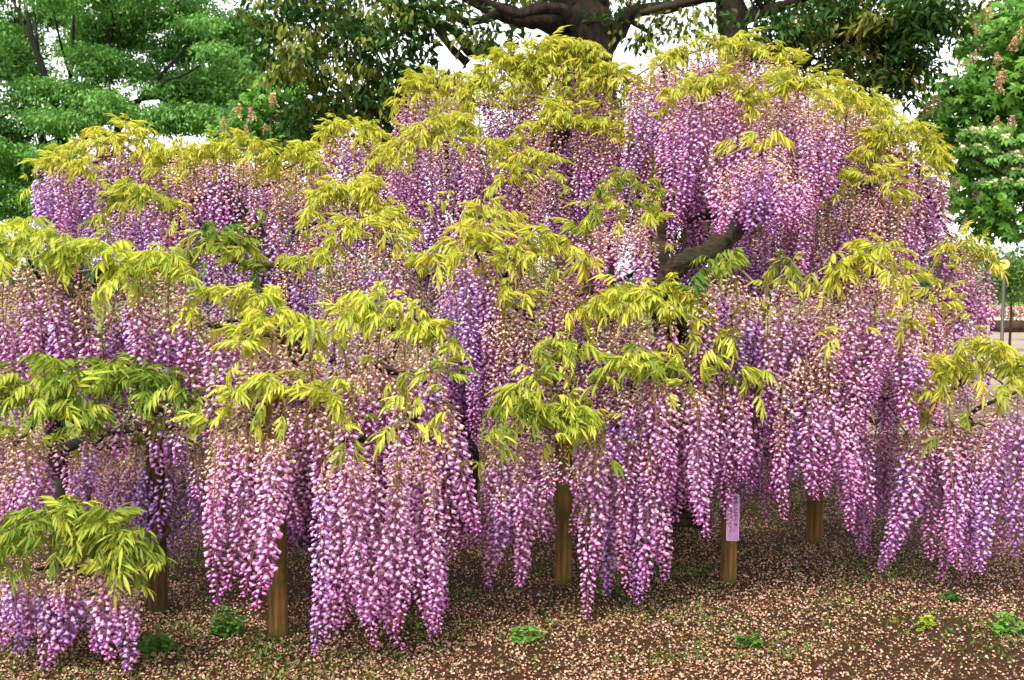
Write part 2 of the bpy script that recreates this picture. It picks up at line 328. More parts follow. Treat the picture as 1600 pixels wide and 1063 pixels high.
# plant, x0, x1, leaf top, leaf bottom, tip, tip spread, depth, rows, violet, age, leaf density, tint set
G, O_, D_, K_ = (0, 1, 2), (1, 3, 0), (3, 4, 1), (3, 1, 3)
BUNCH = [
 # tall main plant: crown
 ('A', 730, 1000, 65, 165, 230, 30, 6.5, 2, .5, 1, 1.5, G),
 ('A', 620, 730, 112, 165, 232, 30, 6.6, 3, .3, 1, 1.2, G),
 ('A', 1020, 1250, 55, 105, 190, 25, 6.6, 3, .2, 1, .9, G),
 ('A', 600, 790, 185, 250, 395, 35, 6.0, 4, .4, 0, 1.2, G),
 ('A', 780, 1000, 165, 240, 345, 40, 6.2, 4, .3, 1, .9, G),
 ('A', 985, 1085, 85, 120, 335, 30, 6.1, 3, .5, 0, .3, G),
 ('A', 1040, 1180, 112, 165, 325, 35, 5.6, 4, .2, 0, 1.1, G),
 ('A', 1160, 1310, 118, 160, 345, 35, 5.6, 4, .2, 1, 1.1, G),
 ('A', 1280, 1375, 130, 190, 340, 40, 6.1, 3, .2, 2, 1.1, G),
 ('A', 1350, 1470, 190, 280, 370, 50, 6.0, 2, .2, 1, 1.5, G),
 ('A', 1400, 1475, 250, 275, 480, 30, 5.9, 3, .1, 0, .3, G),
 ('A', 1290, 1420, 260, 315, 470, 50, 5.8, 4, .1, 2, .6, G),
 ('A', 1190, 1300, 290, 340, 450, 40, 5.9, 3, .2, 2, .5, O_),
 ('A', 640, 740, 300, 340, 450, 40, 5.9, 2, .8, 1, .2, G),
 ('A', 780, 885, 240, 300, 380, 30, 5.8, 3, .3, 2, .8, G),
 ('A', 925, 1030, 268, 320, 400, 30, 5.7, 3, .3, 2, .9, O_),
 ('A', 1000, 1130, 220, 260, 345, 25, 6.3, 3, .6, 0, 0, G),
 ('A', 1050, 1200, 330, 360, 460, 45, 6.5, 4, .8, 1, .2, D_),
 ('A', 1080, 1190, 400, 445, 560, 35, 4.75, 4, .7, 1, .9, D_),
 ('A', 1125, 1260, 200, 250, 350, 11, 5.0, 3, .2, 1, .15, G),
 # main plant: middle tier
 ('A', 735, 805, 310, 365, 440, 40, 5.5, 3, .2, 1, 1.0, G),
 ('A', 685, 790, 352, 415, 650, 55, 5.0, 4, .5, 0, 1.2, G),
 ('A', 775, 905, 360, 430, 590, 45, 5.0, 4, .3, 2, 1.1, G),
 ('A', 895, 1040, 322, 365, 440, 25, 5.2, 4, .1, 1, .9, O_),
 ('A', 760, 830, 440, 500, 640, 50, 4.9, 3, .2, 2, .7, G),
 ('A', 860, 1000, 430, 470, 600, 50, 5.4, 4, .7, 1, .1, G),
 ('A', 915, 1100, 435, 520, 580, 30, 4.8, 3, .0, 2, 1.3, G),
 ('A', 1040, 1170, 500, 560, 650, 30, 4.8, 3, .0, 2, .9, G),
 ('A', 840, 930, 512, 590, 660, 40, 4.7, 2, .2, 2, 1.0, O_),
 ('A', 920, 1060, 550, 610, 690, 40, 4.6, 3, .1, 2, 1.2, O_),
 ('A', 1010, 1095, 575, 600, 805, 35, 4.6, 4, .0, 0, .3, G),
 ('A', 1080, 1125, 560, 630, 815, 25, 4.7, 4, .0, 0, .5, O_),
 ('A', 1118, 1168, 560, 630, 752, 14, 4.7, 4, .0, 0, .6, O_),
 ('A', 770, 950, 595, 720, 790, 40, 4.5, 1, .0, 2, 1.15, O_),
 ('A', 758, 862, 660, 700, 880, 30, 4.6, 4, .1, 0, .15, O_),
 ('A', 898, 1030, 650, 690, 910, 40, 4.6, 4, .1, 0, .15, O_),
 ('A', 700, 800, 480, 520, 690, 30, 5.4, 2, .8, 0, 0, G),
 ('A', 780, 1040, 470, 510, 690, 40, 5.3, 3, .5, 1, .1, D_),
 ('A', 1030, 1180, 600, 640, 760, 40, 5.5, 3, .4, 1, .0, D_),
 ('A', 1180, 1440, 470, 510, 680, 40, 5.6, 3, .4, 1, .0, D_),
 ('A', 1420, 1540, 470, 520, 650, 40, 5.6, 3, .3, 1, .2, G),
 # main plant: right skirt
 ('A', 1285, 1435, 385, 455, 640, 40, 4.9, 4, .1, 1, 1.2, G),
 ('A', 1175, 1300, 412, 455, 700, 70, 4.9, 4, .1, 1, .6, O_),
 ('A', 1160, 1225, 450, 500, 725, 40, 5.0, 3, .2, 1, .2, D_),
 ('A', 1220, 1345, 520, 560, 775, 35, 4.8, 4, .1, 1, .1, O_),
 ('A', 1330, 1440, 490, 530, 660, 30, 4.9, 3, .1, 1, .3, G),
 ('A', 1300, 1360, 620, 650, 795, 25, 5.0, 2, .1, 0, .2, O_),
 ('A', 1310, 1430, 640, 680, 840, 40, 5.6, 3, .3, 0, 0, O_),
 ('A', 1465, 1548, 350, 440, 540, 25, 5.9, 4, .1, 1, .7, G),
 ('A', 1430, 1500, 440, 480, 560, 25, 5.8, 3, .1, 1, .4, G),
 ('A', 1440, 1600, 530, 640, 760, 40, 5.0, 3, .2, 2, 1.1, G),
 ('A', 1405, 1500, 640, 680, 850, 35, 5.0, 4, .4, 1, .2, O_),
 ('A', 1480, 1565, 640, 690, 880, 25, 4.9, 4, .1, 0, .2, O_),
 ('A', 1555, 1640, 590, 630, 850, 50, 4.8, 3, .2, 0, .3, O_),
 ('A', 640, 1000, 130, 200, 330, 40, 7.0, 3, .5, 1, .5, G),
 ('A', 980, 1390, 110, 180, 330, 40, 7.0, 4, .4, 1, .5, G),
 ('A', 1000, 1200, 255, 300, 450, 40, 6.8, 4, .5, 1, .2, D_),
 ('A', 1190, 1440, 250, 300, 480, 40, 6.7, 4, .3, 1, .2, D_),
 ('A', 1290, 1410, 150, 205, 310, 30, 6.7, 3, .2, 1, .8, G),
 ('A', 1380, 1465, 230, 290, 380, 30, 6.4, 3, .2, 1, .6, G),
 # rear plant: left mound
 ('B', 90, 480, 235, 280, 400, 30, 6.9, 3, .6, 1, .5, G),
 ('B', 52, 150, 235, 280, 375, 20, 6.0, 4, .8, 0, 1.1, G),
 ('B', 115, 250, 193, 250, 340, 25, 6.3, 4, .5, 1, 1.2, G),
 ('B', 220, 350, 222, 260, 380, 30, 6.2, 4, .3, 2, .8, G),
 ('B', 150, 275, 280, 350, 405, 25, 5.7, 3, .7, 1, .9, O_),
 ('B', 285, 440, 213, 255, 425, 35, 6.1, 4, .7, 1, 1.0, G),
 ('B', 430, 510, 222, 275, 420, 35, 6.2, 4, .6, 2, 1.1, G),
 ('B', 495, 600, 185, 230, 275, 15, 6.5, 3, .3, 1, 1.2, G),
 ('B', 560, 640, 235, 275, 340, 25, 6.4, 3, .5, 1, .8, G),
 ('B', 470, 630, 280, 350, 400, 30, 5.7, 3, .4, 2, 1.3, G),
 ('B', 270, 400, 350, 440, 470, 25, 5.2, 1, .6, 1, 1.2, D_),
 ('B', 310, 480, 330, 370, 500, 40, 5.9, 4, .9, 0, .1, D_),
 ('B', 420, 500, 398, 430, 520, 30, 5.5, 3, .8, 1, .6, O_),
 ('B', 505, 650, 340, 400, 540, 35, 5.4, 4, .6, 1, 1.1, G),
 ('B', 640, 720, 410, 450, 590, 40, 5.6, 3, .7, 1, .3, D_),
 ('B', 480, 640, 470, 500, 640, 50, 5.3, 3, .8, 1, .1, O_),
 ('B', 440, 660, 225, 270, 370, 30, 6.9, 3, .6, 1, .4, G),
 # rear plant: front skirt
 ('B', 305, 440, 440, 505, 590, 35, 4.6, 2, .2, 2, 1.1, G),
 ('B', 302, 345, 490, 520, 685, 20, 4.5, 2, .4, 0, 0, G),
 ('B', 375, 500, 488, 560, 640, 30, 4.4, 3, .2, 2, 1.2, G),
 ('B', 330, 540, 592, 650, 790, 40, 4.3, 3, .1, 2, 1.2, G),
 ('B', 332, 455, 620, 680, 860, 50, 4.2, 3, .1, 0, .1, O_),
 ('B', 408, 452, 640, 690, 912, 12, 4.1, 2, .0, 1, .1, O_),
 ('B', 352, 400, 640, 690, 905, 18, 4.15, 2, .2, 0, .1, O_),
 ('B', 468, 552, 600, 650, 815, 40, 4.25, 3, .0, 1, .1, O_),
 ('B', 525, 690, 455, 550, 690, 50, 4.5, 4, .2, 2, 1.3, G),
 ('B', 530, 640, 550, 590, 830, 60, 4.4, 4, .2, 1, .2, G),
 ('B', 620, 700, 555, 610, 800, 50, 4.4, 4, .1, 1, .6, O_),
 ('B', 640, 718, 600, 650, 870, 40, 4.4, 3, .0, 0, .2, O_),
 ('B', 498, 570, 650, 720, 1030, 25, 4.0, 3, .1, 0, .1, O_),
 ('B', 560, 640, 640, 720, 1010, 25, 4.0, 3, .1, 0, .15, O_),
 ('B', 610, 680, 620, 700, 950, 40, 4.1, 3, .1, 1, .2, O_),
 ('B', 310, 500, 500, 540, 700, 40, 4.9, 3, .5, 1, .1, D_),
 ('B', 480, 700, 560, 600, 740, 40, 5.0, 3, .5, 1, .0, D_),
 # low plant
 ('C', -40, 180, 480, 520, 660, 30, 5.1, 3, .5, 1, .2, D_),
 ('C', 160, 330, 480, 520, 680, 30, 5.1, 3, .5, 1, .2, D_),
 ('C', -30, 110, 345, 455, 595, 30, 4.7, 4, .2, 1, 1.2, G),
 ('C', 90, 210, 378, 460, 600, 25, 4.7, 4, .2, 2, 1.1, G),
 ('C', 190, 312, 385, 455, 590, 25, 4.6, 4, .2, 1, 1.0, G),
 ('C', -30, 140, 560, 690, 730, 20, 4.3, 1, .2, 2, 1.3, K_),
 ('C', 130, 315, 560, 685, 730, 20, 4.5, 2, .2, 2, 1.2, K_),
 ('C', -40, 75, 670, 720, 850, 35, 4.2, 4, .1, 1, .2, O_),
 ('C', 100, 165, 690, 720, 800, 25, 4.4, 3, .3, 1, .1, O_),
 ('C', 165, 340, 660, 700, 840, 35, 4.7, 4, .6, 1, .1, D_),
 ('C', -20, 235, 790, 915, 930, 20, 4.0, 1, .3, 1, 1.5, K_),
 ('C', -30, 110, 880, 910, 1000, 30, 4.0, 4, .3, 1, .1, O_),
 ('C', 60, 215, 870, 905, 1020, 30, 4.0, 4, .2, 1, .1, O_),
]
hubs = {}
rac = {'A': [], 'B': [], 'C': []}; lea = {'A': [], 'B': [], 'C': []}; twigs = {'A': [], 'B': [], 'C': []}
for (pl, x0, x1, lt, lb, tip, tv, Y, rows, vio, age, dens, tset) in BUNCH:
    r = rng; wpx = x1 - x0; mpp = Y / FPX
    xm = (x0 + x1) / 2
    dm = min(48, wpx * .30)
    dome = lambda x: dm * (min(1.1, abs(x - xm) / (wpx / 2)) ** 2.2 - .15)
    wm = wpx * mpp
    depths = [(q - 1) * .115 for q in range(rows)] + ([.42, .62] if Y > 5.6 and rows > 1 else [.40] if rows > 2 else [])
    for row, dY in enumerate(depths):
        n = max(1, int(round(wm / .092 + r.uniform(-.3, .5))))
        for k in range(n):
            x = x0 + wpx * (k + r.uniform(.1, .9)) / n
            yy = Y + dY + r.uniform(-.05, .07)
            ytop = lb + (lt - lb) * r.uniform(-.1, .55 if Y < 5.5 else .85) + dome(x)
            ytip = tip + 8 + r.normal(0, tv * .95) - (abs(x - xm) / (wpx / 2)) * tv * .3 - row * 7
            for qx, qw, qy in ((882, 34, 735), (1272, 24, 775), (1142, 30, 765)):   # shorter clusters where the posts stay in view
                if abs(x - qx) < qw: ytip = min(ytip, qy)
            ln = max(.16, (ytip - ytop) * mpp)
            li = int(np.argmin([abs(math.log(ln / q)) for q in RL])); s = float(np.clip(ln / RL[li], .8, 1.2))
            vi = 1 if r.random() < vio else 0
            ai = int(np.clip(age + r.choice([-1, 0, 0, 0, 1]), 0, 2))
            rac[pl].append((row * .6 - ln * FPX / yy / 300, at(x, ytop, yy), (li, ai, vi, int(r.integers(2))), s, (r.normal(0, .065), r.normal(0, .065), r.uniform(0, 6.28))))
    h = lb - lt
    fine = .72 if Y < 5.3 else .60
    nl = int(round(dens * wpx * h * (Y / 4.6) ** 2 / (450 * fine ** 2.3)))
    nt_ = max(2, int(round(wpx * Y / 4.6 / 42)))
    tc_ = [(x0 + wpx * (q + r.uniform(.1, .9)) / nt_, r.uniform(.0, .55)) for q in range(nt_)]
    for k in range(nl):
        q = int(r.integers(nt_)); x, v = tc_[q]
        if r.random() < .22: x, v = x0 + wpx * r.random(), r.uniform(.2, .9)
        x += r.normal(0, 15 * 4.6 / Y); v = float(np.clip(v + r.normal(0, .14), -.05, 1))
        y = lt + h * (.08 + .68 * v) + dome(x)
        yy = Y + .30 * (.8 - v) * r.uniform(.1, 1.0) - .17
        a = r.normal(-math.pi / 2, 1.6) + (x - xm) / wpx * .9
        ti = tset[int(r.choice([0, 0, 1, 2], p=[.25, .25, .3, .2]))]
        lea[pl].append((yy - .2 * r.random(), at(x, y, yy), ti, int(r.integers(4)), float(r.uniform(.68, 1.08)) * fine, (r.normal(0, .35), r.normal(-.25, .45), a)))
    # the woody shoot this cushion grows from
    ymid = lt * .45 + lb * .55
    P = [at(x0 + wpx * f, ymid + dome(x0 + wpx * f) + r.uniform(-6, 6), Y + .16 + r.uniform(-.04, .04)) for f in np.linspace(.06, .94, 6)]
    twigs[pl].append((P, at(xm, ymid, Y + .2), Y))

def merged(items, get_mesh, mat, name):
    Vs, Ts, Qs, Cs, n = [], [], [], [], 0; cache = {}
    for key, Mx in items:
        if key not in cache:
            me = get_mesh(key); nv = len(me.vertices)
            v = np.empty(nv * 3, np.float32); me.vertices.foreach_get('co', v)
            c = np.empty(nv * 4, np.float32); me.color_attributes['Col'].data.foreach_get('color', c)
            lt_ = np.empty(len(me.polygons), np.int32); me.polygons.foreach_get('loop_total', lt_)
            ls = np.empty(len(me.polygons), np.int32); me.polygons.foreach_get('loop_start', ls)
            lv = np.empty(len(me.loops), np.int32); me.loops.foreach_get('vertex_index', lv)
            T = lv[ls[lt_ == 3][:, None] + np.arange(3)]; Q = lv[ls[lt_ == 4][:, None] + np.arange(4)]
            cache[key] = (v.reshape(-1, 3), T, Q, c.reshape(-1, 4))
        v, T, Q, c = cache[key]; A = np.array(Mx)
        Vs.append(v @ A[:3, :3].T + A[:3, 3]); Ts.append(T + n); Qs.append(Q + n); Cs.append(c); n += len(v)
    me = raw_mesh(name, np.concatenate(Vs), [np.concatenate(Ts), np.concatenate(Qs)], np.concatenate(Cs)); me.materials.append(mat); return me
def mtx(p, s, e): 
    from mathutils import Euler
    return Matrix.Translation(p) @ Euler(e).to_matrix().to_4x4() @ Matrix.Scale(s, 4)

for pl, root in PL.items():
    rac[pl].sort(key=lambda q: q[0]); rest = []
    for i, (pr, p, key, s, e) in enumerate(rac[pl]):
        if i < 300:
            o = link('flower_cluster', RAC[key][0], root); link('stem', RAC[key][1], o); o.location = p - root.location; o.scale = (s, s, s); o.rotation_euler = e
        else: rest.append((key, mtx(p - root.location, s, e)))
    if rest: tag(link('blossom', merged(rest, lambda k: RAC[k][0], M_petal, 'blossom'), root), kind='stuff')
    lea[pl].sort(key=lambda q: q[0]); rest = []
    for i, (pr, p, ti, k, s, e) in enumerate(lea[pl]):
        if i < 300:
            o = link('leaf', LEAF[ti][k], root); o.location = p - root.location; o.scale = (s, s, s); o.rotation_euler = e
        else: rest.append(((ti, k), mtx(p - root.location, s, e)))
    if rest: tag(link('foliage', merged(rest, lambda k: LEAF[k[0]][k[1]], M_wleaf, 'foliage'), root), kind='stuff')
print('racemes', {k: len(v) for k, v in rac.items()}, 'leaves', {k: len(v) for k, v in lea.items()})

# woody frame: trunk, limbs, one branch to every cushion
def wood(name, parent, ctrl, seg=9, rough=.16, n=6, mat=None, seed=1):
    mb = MB(); P, rr = spline(ctrl, n)
    if ctrl[0][1] > .035:
        q = np.random.default_rng(seed + 77); seg = seg + 6; P = [p + Vector(q.normal(0, .07, 3)) * c for p, c in zip(P, rr)]; rr = [c * q.uniform(.9, 1.12) for c in rr]
    tube(mb, P, rr, seg, rough, seed=seed)
    return child(name, mb.mesh(name, mat or M_wbark, True), parent)
def gp(px, Y): p = at(px, 500, Y); return Vector((p.x, Y, -.05))
wood('trunk', main, [(gp(712, 6.5), .17), (at(716, 690, 6.5), .13), (at(705, 620, 6.45), .12), (at(735, 560, 6.5), .11), (at(760, 480, 6.6), .11), (at(800, 380, 6.7), .10), (at(850, 260, 6.7), .08), (at(900, 170, 6.7), .05)], 12, .22, seed=3)
wood('trunk', main, [(gp(1075, 6.4), .14), (at(1062, 640, 6.3), .11), (at(1050, 540, 6.1), .10), (at(1040, 455, 5.1), .075)], 12, .22, seed=4)
wood('limb', main, [(at(1036, 475, 5.1), .060), (at(1044, 432, 5.0), .055), (at(1070, 408, 4.95), .046), (at(1105, 396, 4.97), .046), (at(1135, 372, 5.05), .048), (at(1168, 342, 5.25), .046), (at(1215, 318, 5.6), .045), (at(1290, 285, 6.1), .045), (at(1380, 300, 6.2), .03)], 12, .2, seed=5)
wood('limb', main, [(at(1040, 460, 5.12), .05), (at(1030, 400, 5.4), .05), (at(1034, 340, 6.1), .045), (at(1060, 250, 6.4), .04), (at(1100, 150, 6.6), .03)], 10, .2, seed=6)
wood('limb', main, [(at(1165, 335, 5.5), .04), (at(1130, 332, 5.7), .034), (at(1095, 338, 5.75), .026), (at(1075, 345, 5.8), .012)], 8, .2, seed=7)
wood('trunk', rear, [(gp(470, 5.9), .12), (at(480, 640, 5.9), .10), (at(455, 560, 5.85), .09), (at(440, 470, 5.9), .08), (at(400, 380, 6.0), .07), (at(350, 300, 6.3), .05)], 10, .22, seed=8)
wood('branch', rear, [(at(470, 620, 4.75), .013), (at(484, 560, 4.7), .012), (at(492, 530, 4.7), .011), (at(520, 470, 4.75), .010)], 7, .1, mat=M_twig, seed=9)
wood('trunk', low, [(gp(96, 5.2), .07), (at(95, 770, 5.2), .055), (at(90, 735, 5.2), .05), (at(92, 700, 5.15), .05), (at(84, 640, 5.1), .045), (at(80, 540, 5.0), .04), (at(110, 460, 4.95), .03)], 10, .25, mat=M_bark_far, seed=10)
wood('limb', low, [(at(92, 702, 5.1), .03), (at(130, 690, 4.9), .026), (at(150, 688, 4.85), .028), (at(165, 676, 4.8), .022), (at(200, 671, 4.75), .02), (at(250, 668, 4.7), .015), (at(310, 676, 4.7), .008)], 8, .25, mat=M_bark_far, seed=11)
wood('branch', low, [(at(262, 826, 4.72), .02), (at(243, 845, 4.6), .022), (at(232, 862, 4.5), .02), (at(150, 880, 4.25), .014), (at(60, 870, 4.15), .010)], 8, .15, mat=M_twig, seed=12)
wood('branch', low, [(at(50, 478, 4.75), .008), (at(85, 484, 4.7), .011), (at(108, 488, 4.7), .011), (at(125, 503, 4.75), .009)], 6, .15, mat=M_twig, seed=13)
SP = {'A': [at(760, 480, 6.6), at(800, 380, 6.7), at(850, 260, 6.7), at(1062, 640, 6.3), at(1050, 540, 6.1), at(1215, 305, 5.9), at(1290, 285, 6.1), at(1030, 400, 5.9), at(1060, 250, 6.4), at(1100, 150, 6.6)],
      'B': [at(455, 560, 5.85), at(440, 470, 5.9), at(400, 380, 6.0), at(350, 300, 6.3)],
      'C': [at(84, 640, 5.1), at(80, 540, 5.0), at(110, 460, 4.95), at(92, 700, 5.15)]}
for pl, root in PL.items():
    nodes = list(SP[pl])
    for k, (P, c, Y) in enumerate(sorted(twigs[pl], key=lambda q: -q[2])):
        mb = MB(); P2, rr = spline([(p, .007 - .0008 * abs(i - 2.5)) for i, p in enumerate(P)], 3); tube(mb, P2, rr, 6, .15, seed=k)
        child('twig', mb.mesh('twig', M_twig, True), root)
        b = min(nodes, key=lambda q: (q - c).length + .6 * max(0, q.z - c.z)); m = (b + c) / 2 + Vector((random.uniform(-.08, .08), .08, -.02))
        wood('branch', root, [(b, .016), (m, .012), (c + Vector((0, .03, 0)), .007)], 7, .2, 4, seed=k)
        nodes.append(c + Vector((0, .03, 0)))

# ------------------------------------------------------------------ support posts and the notice
def post(px, base_y, wpx, top_y, mat, label, cat='post', lean=0.):
    Y = 1.6 * FPX / (base_y - HORIZON)
    b = at(px, base_y, Y); b.z = float(gz(b.x, b.y)); t = at(px, top_y, Y)
    r0 = wpx * Y / FPX / 2
    root = empty('support_post', b, label, cat, 'wooden posts under the wisteria')
    mb = MB(); n = 14; P = []; rr = []
    for i in range(n):
        f = i / (n - 1)
        P.append(Vector((lean * f, 0, -.12 + (t.z - b.z + .12) * f))); rr.append(r0 * (1.03 - .08 * f + .012 * math.sin(i * 1.7 + px)))
    P.append(P[-1] + Vector((0, 0, .008))); rr.append(r0 * .86)
    tube(mb, P, rr, 20, .025, seed=int(px))
    o = link('pole', mb.mesh('pole', mat, True), root)
    return root, b, r0, Y
pf = post(435, 1003, 31, 600, M_post, 'bare brown wooden post with a weathered foot, beside the bushy round leafed weed')
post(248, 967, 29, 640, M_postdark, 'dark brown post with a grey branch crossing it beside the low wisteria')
post(880, 915, 27, 610, M_post, 'brown wooden post under the olive leaves of the tall wisteria')
sg = post(1138, 914, 25, 440, M_post, 'tall wooden post carrying the pink notice')
post(1272, 852, 25, 560, M_post, 'short looking brown wooden post behind the one with the notice')

root, b, r0, Y = sg
c = at(1145, 809, Y - r0 - .006); W, H = 20 * Y / FPX, 74 * Y / FPX
notice = empty('notice_sign', c, 'small pink lilac notice with vertical black writing fixed to a post', 'sign')
def rounded(w_, h_, rad, n=5):
    out = []
    for cx, cy, a0 in ((w_ / 2 - rad, h_ / 2 - rad, 0), (-w_ / 2 + rad, h_ / 2 - rad, 90), (-w_ / 2 + rad, -h_ / 2 + rad, 180), (w_ / 2 - rad, -h_ / 2 + rad, 270)):
        out += [(cx + rad * math.cos(R(a0 + 90 * k / n)), cy + rad * math.sin(R(a0 + 90 * k / n))) for k in range(n + 1)]
    return out
def plate(name, w_, h_, rad, y0, y1, mat):
    o = rounded(w_, h_, rad); n = len(o)
    V = [(x, y0, z) for x, z in o] + [(x, y1, z) for x, z in o]
    me = bpy.data.meshes.new(name); me.from_pydata(V, [], [list(range(n)), list(range(2 * n - 1, n - 1, -1))] + [(k, k + n, (k + 1) % n + n, (k + 1) % n) for k in range(n)])
    me.materials.append(mat); return me
mp_, n_, N_, L_ = new_mat('notice_print')
tc = N_.new('ShaderNodeTexCoord'); nz = N_.new('ShaderNodeTexNoise'); nz.inputs['Scale'].default_value = 18; nz.inputs['Detail'].default_value = 1
cr = N_.new('ShaderNodeValToRGB'); cr.color_ramp.elements[0].color = (.52, .25, .62, 1); cr.color_ramp.elements[1].color = (.74, .42, .66, 1); cr.color_ramp.elements[0].position = .4; cr.color_ramp.elements[1].position = .62
p_ = N_.new('ShaderNodeBsdfPrincipled'); p_.inputs['Roughness'].default_value = .35; o_ = N_.new('ShaderNodeOutputMaterial')
L_.new(tc.outputs['Object'], nz.inputs[0]); L_.new(nz.outputs[0], cr.inputs[0]); L_.new(cr.outputs[0], p_.inputs['Base Color']); L_.new(p_.outputs[0], o_.inputs[0])
link('border', plate('border', W, H, .010, -.0015, .003, plain('notice_border', (.80, .58, .72), .4)), notice)
link('panel', plate('panel', W - .006, H - .006, .008, -.003, -.0016, mp_), notice)
ink = plain('ink', (.03, .01, .04), .6)
def column(text, x, z0, pitch, size):
    cu = bpy.data.curves.new('lettering', 'FONT'); cu.body = '\n'.join(text); cu.size = size; cu.align_x = 'CENTER'; cu.space_line = pitch / size
    cu.extrude = .0002; cu.offset = size * .018
    t = bpy.data.objects.new('tmp', cu); col.objects.link(t)
    bpy.context.view_layer.update()
    me = bpy.data.meshes.new_from_object(t.evaluated_get(bpy.context.evaluated_depsgraph_get()))
    bpy.data.objects.remove(t); me.materials.clear(); me.materials.append(ink); me.name = 'lettering'
    o = link('lettering', me, notice); o.location = (x, -.0036, z0); o.rotation_euler = (R(90), 0, 0)
column('樹木保護のため', W * .22, H * .5 - .028, H / 10.6, H / 11)
column('なかへ入らないで下さい', -W * .20, H * .5 - .028, H / 12.6, H / 13)
for sz in (-1, 1):
    mb = MB(); tube(mb, [Vector((0, -.0055, 0)), Vector((0, .01, 0))], [.003, .003], 8)
    o = link('screw', mb.mesh('screw', plain('screw_steel', (.4, .4, .4), .3)), notice); o.location = (0, 0, sz * (H / 2 - .007))

# ------------------------------------------------------------------ background trees
LEAFQ = np.array([(0, 0, 0), (.45, .5, .06), (1, 0, -.12), (.45, -.5, .06)])
def leaves_mesh(name, P, D, ln, wd, C, mat, up=None):
    """two-triangle folded leaves: positions, directions, lengths, widths, colours"""
    n = len(P); D = D / np.linalg.norm(D, axis=1, keepdims=True)
    a = rng.normal(size=(n, 3)) * .6 + np.array((0, 0, 1.)) if up is None else up
    S = np.cross(D, a); S /= np.linalg.norm(S, axis=1, keepdims=True) + 1e-9; U = np.cross(S, D)
    V = P[:, None] + LEAFQ[None, :, :1] * (D * ln[:, None])[:, None] + LEAFQ[None, :, 1:2] * (S * wd[:, None])[:, None] + LEAFQ[None, :, 2:] * (U * ln[:, None])[:, None]
    b = np.arange(n)[:, None] * 4
    T = np.concatenate([b + np.array([[0, 1, 2]]), b + np.array([[0, 2, 3]])])
    me = raw_mesh(name, V.reshape(-1, 3), [T], np.repeat(C, 4, 0)); me.materials.append(mat); return me

def in_blobs(blobs, n, r):
    """points spread through ellipsoids (centre, radii), denser towards the skin"""
    vol = np.array([b[1][0] * b[1][1] * b[1][2] * (b[2] if len(b) > 2 else 1) for b in blobs]) ** .8; k = r.choice(len(blobs), n, p=vol / vol.sum())
    d = r.normal(size=(n, 3)); d /= np.linalg.norm(d, axis=1, keepdims=True)
    d *= r.random((n, 1)) ** .42
    c = np.array([tuple(b[0]) for b in blobs]); rad = np.array([b[1] for b in blobs])
    return c[k] + d * rad[k]
def blob(px, py, Y, rx, ry, dz, dens=1): m = Y / FPX; return (at(px, py, Y), (rx * m, dz, ry * m), dens)

def pick(r, n, cols, p): return np.array(cols)[r.choice(len(cols), n, p=p)] * r.uniform(.75, 1.25, (n, 1))

def vn3(P, s):
    return .5 + .5 * np.sin(P[:, 0] / s * 2.1 + 1.3 * np.sin(P[:, 2] / s * 1.7)) * np.cos(P[:, 2] / s * 2.3 + P[:, 1])

def sprays(blobs, ns, per, r, spread, droop, ln, flat=.35):
    """leaf sprays: twig points and hanging or level leaves along them"""
    base = in_blobs(blobs, ns, r)
    a = r.uniform(0, 6.28, ns); el_ = r.normal(-droop * .4, .3, ns)
    tw = np.stack([np.cos(a) * np.cos(el_), np.sin(a) * np.cos(el_), np.sin(el_)], 1)
    t = r.uniform(-.5, 1, (ns, per)); off = r.normal(size=(ns, per, 3)) * np.array((spread, spread, spread * flat))
    P = base[:, None] + tw[:, None] * (t * spread * 2.2)[..., None] + off * .55
    P[..., 2] -= droop * .3 * spread * np.clip(t, 0, 1) ** 2
    D = tw[:, None] * .7 + r.normal(size=(ns, per, 3)) * .55 - np.array((0, 0, droop))
    idx = np.repeat(np.arange(ns), per)
    return P.reshape(-1, 3), D.reshape(-1, 3), idx

def limbs(root, specs, mat, seed=0):
    for k, (nm, pts) in enumerate(specs):
        wood(nm, root, pts, 10 if pts[0][1] > .1 else 6, .14, 5, mat, seed + k)

# big green tree on the left; distance haze put into its lightened leaf colours
Yz = 19.0
zel = empty('broadleaf_tree', gp(110, Yz), 'broad mid green tree with fan of dark upright limbs behind the mound', 'tree'); zel.location.z = 0
def pz(x, y, d=0): return at(x, y, Yz + d)
limbs(zel, [('trunk', [(gp(115, Yz), 0.286), (pz(112, 420), 0.231), (pz(105, 330), 0.204)]),
  ('limb', [(pz(105, 340), 0.136), (pz(97, 215), 0.116), (pz(85, 160), 0.088), (pz(60, 90), 0.054), (pz(40, 10), 0.027), (pz(30, -80), 0.014)]),
  ('limb', [(pz(108, 335), 0.122), (pz(135, 200), 0.088), (pz(150, 120), 0.068), (pz(180, 30), 0.041), (pz(200, -70), 0.020)]),
  ('limb', [(pz(100, 340), 0.102), (pz(60, 200, .4), 0.068), (pz(20, 130, .6), 0.048), (pz(-30, 60, .8), 0.027)]),
  ('limb', [(pz(110, 340), 0.102), (pz(180, 210, -.4), 0.061), (pz(240, 130, -.6), 0.041), (pz(310, 60, -.8), 0.020)]),
  ('limb', [(pz(130, 220), 0.054), (pz(205, 160, .5), 0.041), (pz(290, 150, .8), 0.024), (pz(370, 120, 1), 0.010)]),
  ('limb', [(pz(97, 220), 0.061), (pz(110, 120, -.5), 0.041), (pz(115, 20, -.7), 0.024)]),
  ('limb', [(pz(90, 190), 0.041), (pz(50, 165, -.5), 0.031), (pz(-10, 190, -.8), 0.014)]),
  ('limb', [(pz(140, 180), 0.034), (pz(170, 140, -.6), 0.024), (pz(240, 190, -1.2), 0.010)])], M_bark_far, 40)
r = np.random.default_rng(21)
ZB = []
